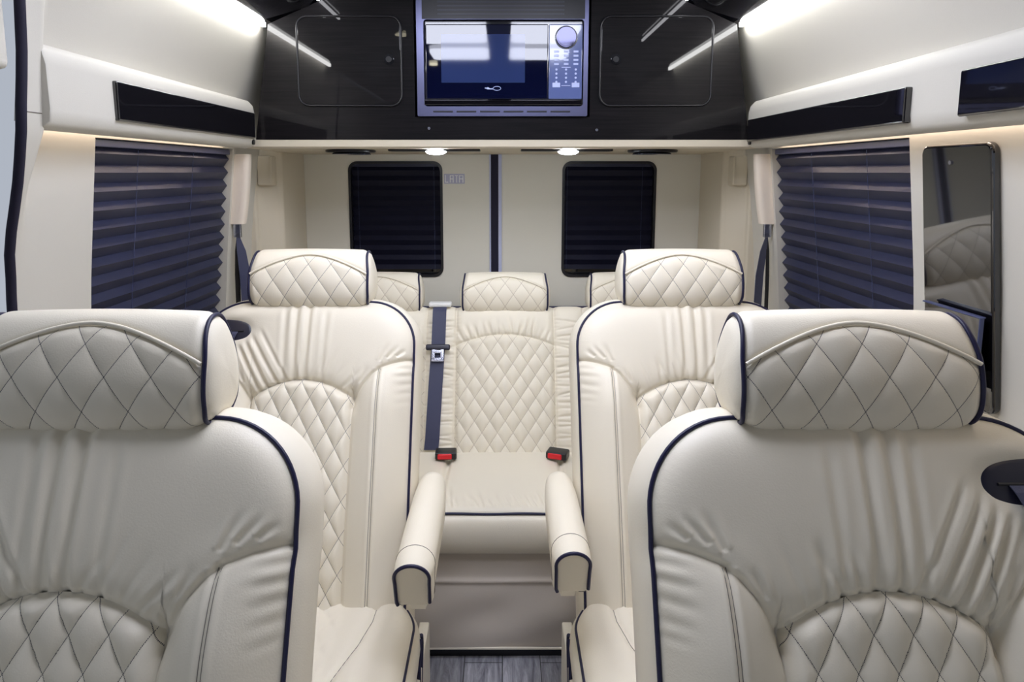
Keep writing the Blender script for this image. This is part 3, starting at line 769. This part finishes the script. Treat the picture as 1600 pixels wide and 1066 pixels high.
# ------------------------------------------------------------------ valances
def valance(sg, y0, y1, panels, label):
    v = tag(empty('window_valance', (sg*.80, y0, 1.48)), label, 'valance')
    sec = [(.895, 1.502), (.809, 1.502), (.808, 1.483), (.800, 1.481), (.786, 1.484), (.773, 1.494), (.769, 1.515), (.770, 1.590), (.775, 1.612), (.788, 1.626), (.81, 1.632), (.86, 1.634)]
    R = []
    ends = [(y0, .97), (y0+.002, .99), (y0+.006, 1.0)]+[(y, 1.0) for y in np.linspace(y0+.02, y1-.02, 30)]+[(y1-.006, .985), (y1, .95)]
    for y, k in ends:
        c = (.83, 1.557); xb = .80+.095*float(sm(y, 1.20, 1.28)) if sg < 0 else .895; R.append([(sg*min(xb, c[0]+(x-c[0])*k)-sg*.80, y-y0, c[1]+(z-c[1])*k-1.48) for x, z in sec])
    loft(R, 'valance_cover', M['vinyl'], v)
    for (a, b, z0, z1) in panels:
        pn = MB().box((-.011, a-y0, z0-1.48), (.006, b-y0, z1-1.48), .004, 3).build('glossy_panel', M['gloss'], v, smooth=True)
        pn.location = (sg*(.767-.80), 0, 0)
    MB().cyl((sg*(.770-.80), y1-.03-y0, 1.500-1.48), .008, .006, 'X').build('cap', M['black'], v, smooth=True)
    return v
valance(-1, 1.190, 2.175, [(1.385, 2.145, 1.510, 1.588)], 'cream padded valance with one black glossy strip above the left window')
valance(1, .25, 2.190, [(1.315, 2.150, 1.500, 1.568), (.45, 1.162, 1.500, 1.576)], 'cream padded valance with two black glossy strips above the right window')
for sg, y0, lab in ((-1, 1.22, 'left'), (1, .5, 'right')):
    tag(MB().box((sg*.842-.004, y0, 1.495), (sg*.842+.004, 2.12, 1.501)).build('warm_light_strip', M['led_warm']), 'thin warm light strip tucked under the %s window valance' % lab, 'light strip')
# ------------------------------------------------------------------ overhead cabinet
cab = tag(empty('overhead_cabinet', (0, 2.2, 1.51)), 'dark glossy wood-grain overhead cabinet across the rear with a lockable door at either side', 'cabinet')
body = MB()
body.poly([(-.781, 0, -.0), (-.700, 0, .0), (-.275, 0, 0), (-.275, 0, .475), (-.50, 0, .45), (-.58, 0, .415), (-.727, 0, .352)], .5, (0, 1, 0))
body.poly([(.781, 0, -.0), (.275, 0, 0), (.275, 0, .475), (.50, 0, .45), (.58, 0, .415), (.727, 0, .352)], .5, (0, 1, 0))
body.box((-.275, 0, 0), (.275, .5, .071)); body.box((-.275, .3, .071), (.275, .5, .48))
body.build('cabinet_body', M['wood'], cab)
for sg, x0, x1 in ((-1, -.635, -.318), (1, .308, .650)):
    cx_, w_ = (x0+x1)/2, x1-x0; z0, z1 = 1.618-1.51, 1.882-1.51; zc = (z0+z1)/2; h_ = z1-z0
    dr = MB().poly([(x, -.006, z) for x, z in rrect(w_, h_, .03, cx=cx_, cy=zc)], .005, (0, 1, 0)).build('cabinet_door', M['wood'], cab)
    bv = dr.modifiers.new('b', 'BEVEL'); bv.width = .0015; bv.segments = 2
    MB().tube([(x, -.004, z) for x, z in rrect(w_+.006, h_+.006, .033, 8, cx=cx_, cy=zc)], .0032, 8, closed=True).build('door_gasket', M['black'], dr, smooth=True)
    lx = x1-.035 if sg < 0 else x0+.045; lz = zc+.005
    MB().cyl((lx, -.008, lz), .016, .006, 'Y', bev=.0015).build('latch', M['gloss'], dr, smooth=True)
    MB().cyl((lx, -.012, lz), .009, .004, 'Y', bev=.001).build('latch', M['black'], dr, smooth=True)
for x in (-.232, .298): MB().cyl((x-.0, -.002, .035 if x < 0 else .03), .0045, .005, 'Y', bev=.001).build('screw', M['chrome'], cab, smooth=True)
# cream header below the cabinet
hd = struct(MB().poly([(0, 2.196, 1.509), (0, 2.196, 1.488), (0, 2.202, 1.483), (0, 2.745, 1.477), (0, 2.745, 1.509)], 1.62, (1, 0, 0)).build('trim_5', M['pillar'])); hd.location = (-.81, 0, 0)
# ------------------------------------------------------------------ microwave
mw = tag(empty('microwave_oven', (0, 2.2, 1.582)), 'built-in microwave with blue-black glass door and button panel on the right', 'microwave')
b = MB()   # all measures relative to (0, 2.2, 1.582)
Fz0, Fz1 = 0.0, .385
fo = rrect(.532, Fz1-Fz0, .004, cx=.0, cy=(Fz0+Fz1)/2); fi = rrect(.496, .262, .010, cx=.004, cy=.161)
fr = plate_hole(fo, fi, -.012, .02, 'trim_frame', M['frame'], mw)
sl = MB()
for i in range(6):
    x = -.236+.035+i*.0735; sl.box((x-.031+.015, -.0135, .0115), (x+.031+.015, -.011, .0165), .001)
sl.build('air_slots', M['black'], fr)
sl = MB()
for i in range(5): sl.box((-.20, -.0135, .305+i*.012), (.19, -.0115, .3095+i*.012), .0005)
MB().box((-.248, -.013, .293), (.254, -.0115, .385)).build('upper_grille', M['black'], mw)
sl.build('grille_slats', M['bezel'], mw)
MB().box((-.244, -.006, .0325), (.252, .28, .292), .006, 3).build('oven_body', M['gloss'], mw, smooth=True)
dg = MB().box((-.238, -.012, .052), (.142, -.006, .278), .003, 2).build('door_glass', M['glass'], mw, smooth=True)
MB().box((-.190, -.0128, .102), (.070, -.0118, .248)).build('viewing_screen', M['screen'], dg)
MB().box((-.244, -.013, .034), (.250, -.006, .051), .002).build('door_rail', M['gloss'], mw, smooth=True)
cp = MB().box((.144, -.012, .052), (.248, -.006, .278), .003, 2).build('control_panel', M['ctrl'], mw, smooth=True)
MB().cyl((.197, -.018, .238), .030, .014, 'Y', 40, bev=.003).build('dial', M['mirror'], mw, smooth=True)
MB().tube([(.197+.033*math.cos(a), -.014, .238+.033*math.sin(a)) for a in np.linspace(0, 2*PI, 40, endpoint=False)], .002, 8, closed=True).build('dial_ring', M['gloss'], mw, smooth=True)
mk = MB()
for j in range(4):
    for i in range(3):
        x = .168+.030*i; z = .196-j*.0125; mk.box((x-.0075, -.0128, z-.003), (x+.0075, -.0118, z+.003), .0004); 
for j in range(4):
    for i in range(3):
        x = .168+.030*i; z = .142-j*.0125; mk.cyl((x, -.0123, z), .0034, .001, 'Y', 12)
mk.box((.184, -.0128, .1475), (.212, -.0118, .1495)); mk.box((.184, -.0128, .0925), (.212, -.0118, .0945))
for x in (.168, .228): mk.box((x-.012, -.0128, .088), (x+.012, -.0118, .102), .001)
mk.build('button_markings', M['mark'], cp)
lg = MB()   # maker's badge: a small swoosh with a ring at its right end
lg.tube([(-.045+.012*0+.03+.0*i+.020*math.cos(a), -.0128, .068+.010*math.sin(a)) for i, a in enumerate(np.linspace(0, 2*PI, 24, endpoint=False))], .0014, 6, closed=True)
for z0, z1, x0, x1 in ((.067, .072, -.078, -.055), (.063, .068, -.068, -.036), (.070, .0745, -.066, -.060)): lg.box((x0, -.0128, z0), (x1, -.0118, z1), .0004)
lo = lg.build('badge', M['mark'], dg); lo.location = (-.008, -.0051, .044); lo.scale = (.6, .6, .6)
# ------------------------------------------------------------------ lights and speakers under the header
def header_light(x, lab):
    r_ = tag(empty('reading_light', (x, 2.275, 1.4805)), lab, 'light', 'reading lights under the rear cabinet')
    MB().box((-.155, -.02, -.005), (.145, .05, .003), .003).build('housing', M['black'], r_, smooth=True)
    t = bmesh.new(); bmesh.ops.create_uvsphere(t, u_segments=24, v_segments=12, radius=1); bmesh.ops.scale(t, vec=(.034, .034, .010), verts=t.verts); bmesh.ops.translate(t, vec=(0, .0, -.006), verts=t.verts)
    m_ = MB(); m_.add(t); m_.build('lens', M['spot'], r_, smooth=True)
header_light(-.218, 'lit white reading light in a dark bar under the cabinet, left of the door seam')
header_light(.216, 'lit white reading light in a dark bar under the cabinet, right of the door seam')
def speaker(x, lab):
    r_ = tag(empty('ceiling_speaker', (x, 2.33, 1.480)), lab, 'speaker', 'round speakers under the rear cabinet')
    MB().cyl((0, 0, -.002), .083, .009, 'Z', 40, bev=.002).build('speaker_rim', M['black'], r_, smooth=True)
    MB().cyl((0, .01, -.010), .066, .006, 'Z', 40, r2=.06, bev=.001).build('speaker_grille', M['chrome'], r_, smooth=True)
speaker(-.510, 'flat round dark-rimmed speaker under the cabinet at far left'); speaker(.505, 'flat round dark-rimmed speaker under the cabinet at far right')
# ------------------------------------------------------------------ belt sleeves by the rear pillars
def rear_belt(sg, lab, lab2):
    r_ = tag(empty('belt_anchor', (sg*.86, 2.24, 1.47)), lab, 'seat belt')
    R = []
    for t in np.linspace(0, 1, 10):
        z = -.005-.225*t; xw = (.030+.004*math.sin(t*PI))*(1 if t < .97 else .97); x = -sg*(.005+.010*(1-t)) + sg*.018*t
        R.append([(x+a*xw*1.0, b*.022-.0, z) for a, b in [(math.copysign(abs(math.cos(q))**.6, math.cos(q)), math.copysign(abs(math.sin(q))**.6, math.sin(q))) for q in np.linspace(0, 2*PI, 24, endpoint=False)]])
    loft(R, 'sleeve', M['sleeve'], r_)
    MB().box((sg*.010-.013, -.008, -.275), (sg*.010+.013, .004, -.225), .003).build('anchor_plate', M['chrome'], r_, smooth=True)
    MB().ribbon([(sg*.010, -.002, -.27), (sg*.000, -.004, -.32), (sg*-.010, -.008, -.40), (sg*-.014, -.01, -.60)], [.010, .028, .034, .034], .002, (1, .5, 0)).build('webbing', M['belt'], r_)
    MB().ribbon([(sg*.010, .002, -.27), (sg*.017, .004, -.32), (sg*.022, .008, -.40), (sg*.026, .01, -.60)], [.010, .014, .016, .016], .002, (1, .5, 0)).build('webbing', M['black'], r_)
    return r_
rear_belt(-1, 'cream sleeved shoulder belt hanging at the rear end of the left window', 0); rear_belt(1, 'cream sleeved shoulder belt hanging at the rear end of the right window', 0)
# ------------------------------------------------------------------ black glossy tall panel on the right wall
def tilt_panel(name, lab, cat, y0, y1, z0, z1, th, m, sg, off, rad):
    zc = (z0+z1)/2; slope = math.atan2(float(wallx(1.3, z0, 1)-wallx(1.3, z1, 1)), z1-z0)
    o = MB().poly([(0, y, z) for y, z in rrect(y1-y0, z1-z0, rad, 8)], th, (-sg, 0, 0)).build(name, m)
    o.location = (sg*(float(wallx(1.3, zc, 1))-off), (y0+y1)/2, zc); o.rotation_euler = (0, -sg*slope, 0)
    bv = o.modifiers.new('b', 'BEVEL'); bv.width = .006; bv.segments = 4; bv.limit_method = 'ANGLE'
    if lab: tag(o, lab, cat)
    return o
tilt_panel('wall_panel', 'tall black glossy mirror-like panel with rounded corners on the right wall', 'panel', 1.195, 1.400, .965, 1.464, .016, M['gloss'], 1, .001, .02)
wp = bpy.data.objects['wall_panel']
MB().cyl((-.017, .01, .215), .004, .003, 'X').build('screw', M['chrome'], wp, smooth=True)
pk = tag(empty('wall_pocket', (.872, 1.285, 1.0)), 'dark slim holder with pale blue rim on the black wall panel, behind the right headrest', 'holder')
MB().box((-.012, -.082, 0), (-.004, .082, .148), .002).build('holder_plate', M['gloss'], pk, smooth=True)
MB().box((-.0165, -.084, .1475), (-.003, .084, .1505), .0015).build('holder_rim', M['blue_edge'], pk, smooth=True)
MB().box((-.0165, -.087, 0.0), (-.008, -.084, .1505), .0015).build('holder_rim', M['blue_edge'], pk, smooth=True)
# ------------------------------------------------------------------ sliding door opening at far left
sealp = [(-float(wallx(1.1, z, -1))-.003, SEALY(z)-.004, z) for z in np.linspace(1.86, .2, 40)]
sp = []
for a, b in zip(sealp[:-1], sealp[1:]):
    for k in range(1): sp.append(tuple(np.array(a)*(1-k/6)+np.array(b)*k/6+np.array((0, .002*math.sin(len(sp)*1.3), 0))))
struct(MB().tube(sp+[sealp[-1]], .0085, 10).build('trim_6', M['navy_seal'], smooth=True))
struct(MB().box((-.99, -.6, .80), (-.985, 1.22, 1.60)).build('window_3', mat('tinted_glass', (1, 1, 1, 1), .0)))
g = bpy.data.materials['tinted_glass'].node_tree.nodes['Principled BSDF']; g.inputs['Transmission Weight'].default_value = 1; g.inputs['IOR'].default_value = 1.1
struct(MB().box((-.90, -1.0, 1.567), (-.770, 1.105, 1.86), .012, 3).build('trim_7', M['vinyl'], smooth=True))
struct(MB().box((-.95, -1.0, .0), (-.915, 1.2, .80)).build('door_3', M['vinyl']))
# ------------------------------------------------------------------ lamps of the cabin
def lamp(name, lo, hi, m, lab, cat, group=None, bev=0):
    c = ((lo[0]+hi[0])/2, (lo[1]+hi[1])/2, hi[2])
    o = MB().box([lo[i]-c[i] for i in range(3)], [hi[i]-c[i] for i in range(3)], bev).build(name, m); o.location = c
    return tag(o, lab, cat, group)
for sg, ya in ((-1, 1.38), (1, 1.28)):
    lamp('cove_light_strip', (sg*.737-.005, ya, 1.853), (sg*.737+.005, 2.195, 1.8655), M['led'], 'bright white light strip where the %s wall meets the black ceiling' % ('left' if sg < 0 else 'right'), 'light strip')
for sg, ya, yb in ((-1, 1.93, 2.19), (1, 1.53, 2.19)):
    lamp('ceiling_light_strip', (sg*.565-.0035, ya, 1.930), (sg*.565+.0035, yb, 1.938), M['led_in'], 'thin light line in the black ceiling on the %s' % ('left' if sg < 0 else 'right'), 'light strip')
k = 0
for x0, x1 in ((-.345, -.065), (.035, .315)):
    for y0, y1 in ((.85, 1.12), (1.30, 1.66)):
        pl = MB().poly([(x, y, 0) for x, y in rrect(x1-x0, y1-y0, .035, 6)], -.012, (0, 0, 1)).build('ceiling_light_panel', M['panel_light'])
        pl.location = ((x0+x1)/2, (y0+y1)/2, 1.975)
        tag(pl, 'soft white ceiling light panel mirrored in the microwave door, %s %s' % ('upper' if y0 > 1.1 else 'lower', 'left' if x0 < 0 else 'right'), 'ceiling light', 'ceiling light panels')
for x, y, w_ in ((-.42, 1.47, 'upper'), (-.37, .66, 'lower')):
    o = MB().cyl((0, 0, 0), .022, .01, 'Z', 24).build('ceiling_spotlight', M['spot_c']); o.location = (x, y, 1.970)
    tag(o, 'small round ceiling spot mirrored left of the microwave, %s one' % w_, 'ceiling light', 'ceiling spots')
def area(name, loc, rot, sx, sy, e, col):
    l = bpy.data.lights.new(name, 'AREA'); l.shape = 'RECTANGLE'; l.size = sx; l.size_y = sy; l.energy = e; l.color = col
    o = bpy.data.objects.new(name, l); COL.objects.link(o); o.location = loc; o.rotation_euler = rot; return o
# daylight coming in through the windscreen and the cab behind the camera
w = bpy.data.worlds.new('daylight'); scene.world = w; w.use_nodes = True
bg = w.node_tree.nodes['Background']; bg.inputs[0].default_value = (.80, .87, 1.0, 1)
nt = w.node_tree; tc = node(nt, 'ShaderNodeTexCoord'); sx = node(nt, 'ShaderNodeSeparateXYZ'); cr = node(nt, 'ShaderNodeValToRGB')
cr.color_ramp.elements[0].position = .30; cr.color_ramp.elements[0].color = (.10, .10, .11, 1)   # street below, pale sky above
cr.color_ramp.elements[1].position = .42; cr.color_ramp.elements[1].color = (.80, .87, 1.0, 1)
mr = node(nt, 'ShaderNodeMapRange'); mr.inputs['From Min'].default_value = -1; mr.inputs['From Max'].default_value = 1
nt.links.new(tc.outputs['Generated'], sx.inputs[0]); nt.links.new(sx.outputs[2], mr.inputs[0]); nt.links.new(mr.outputs[0], cr.inputs[0]); nt.links.new(cr.outputs[0], bg.inputs[0]); bg.inputs[1].default_value = .45
vs = scene.view_settings; vs.view_transform = 'Standard'; vs.look = 'None'; vs.gamma = 1; vs.use_curve_mapping = False; vs.exposure = 0.25
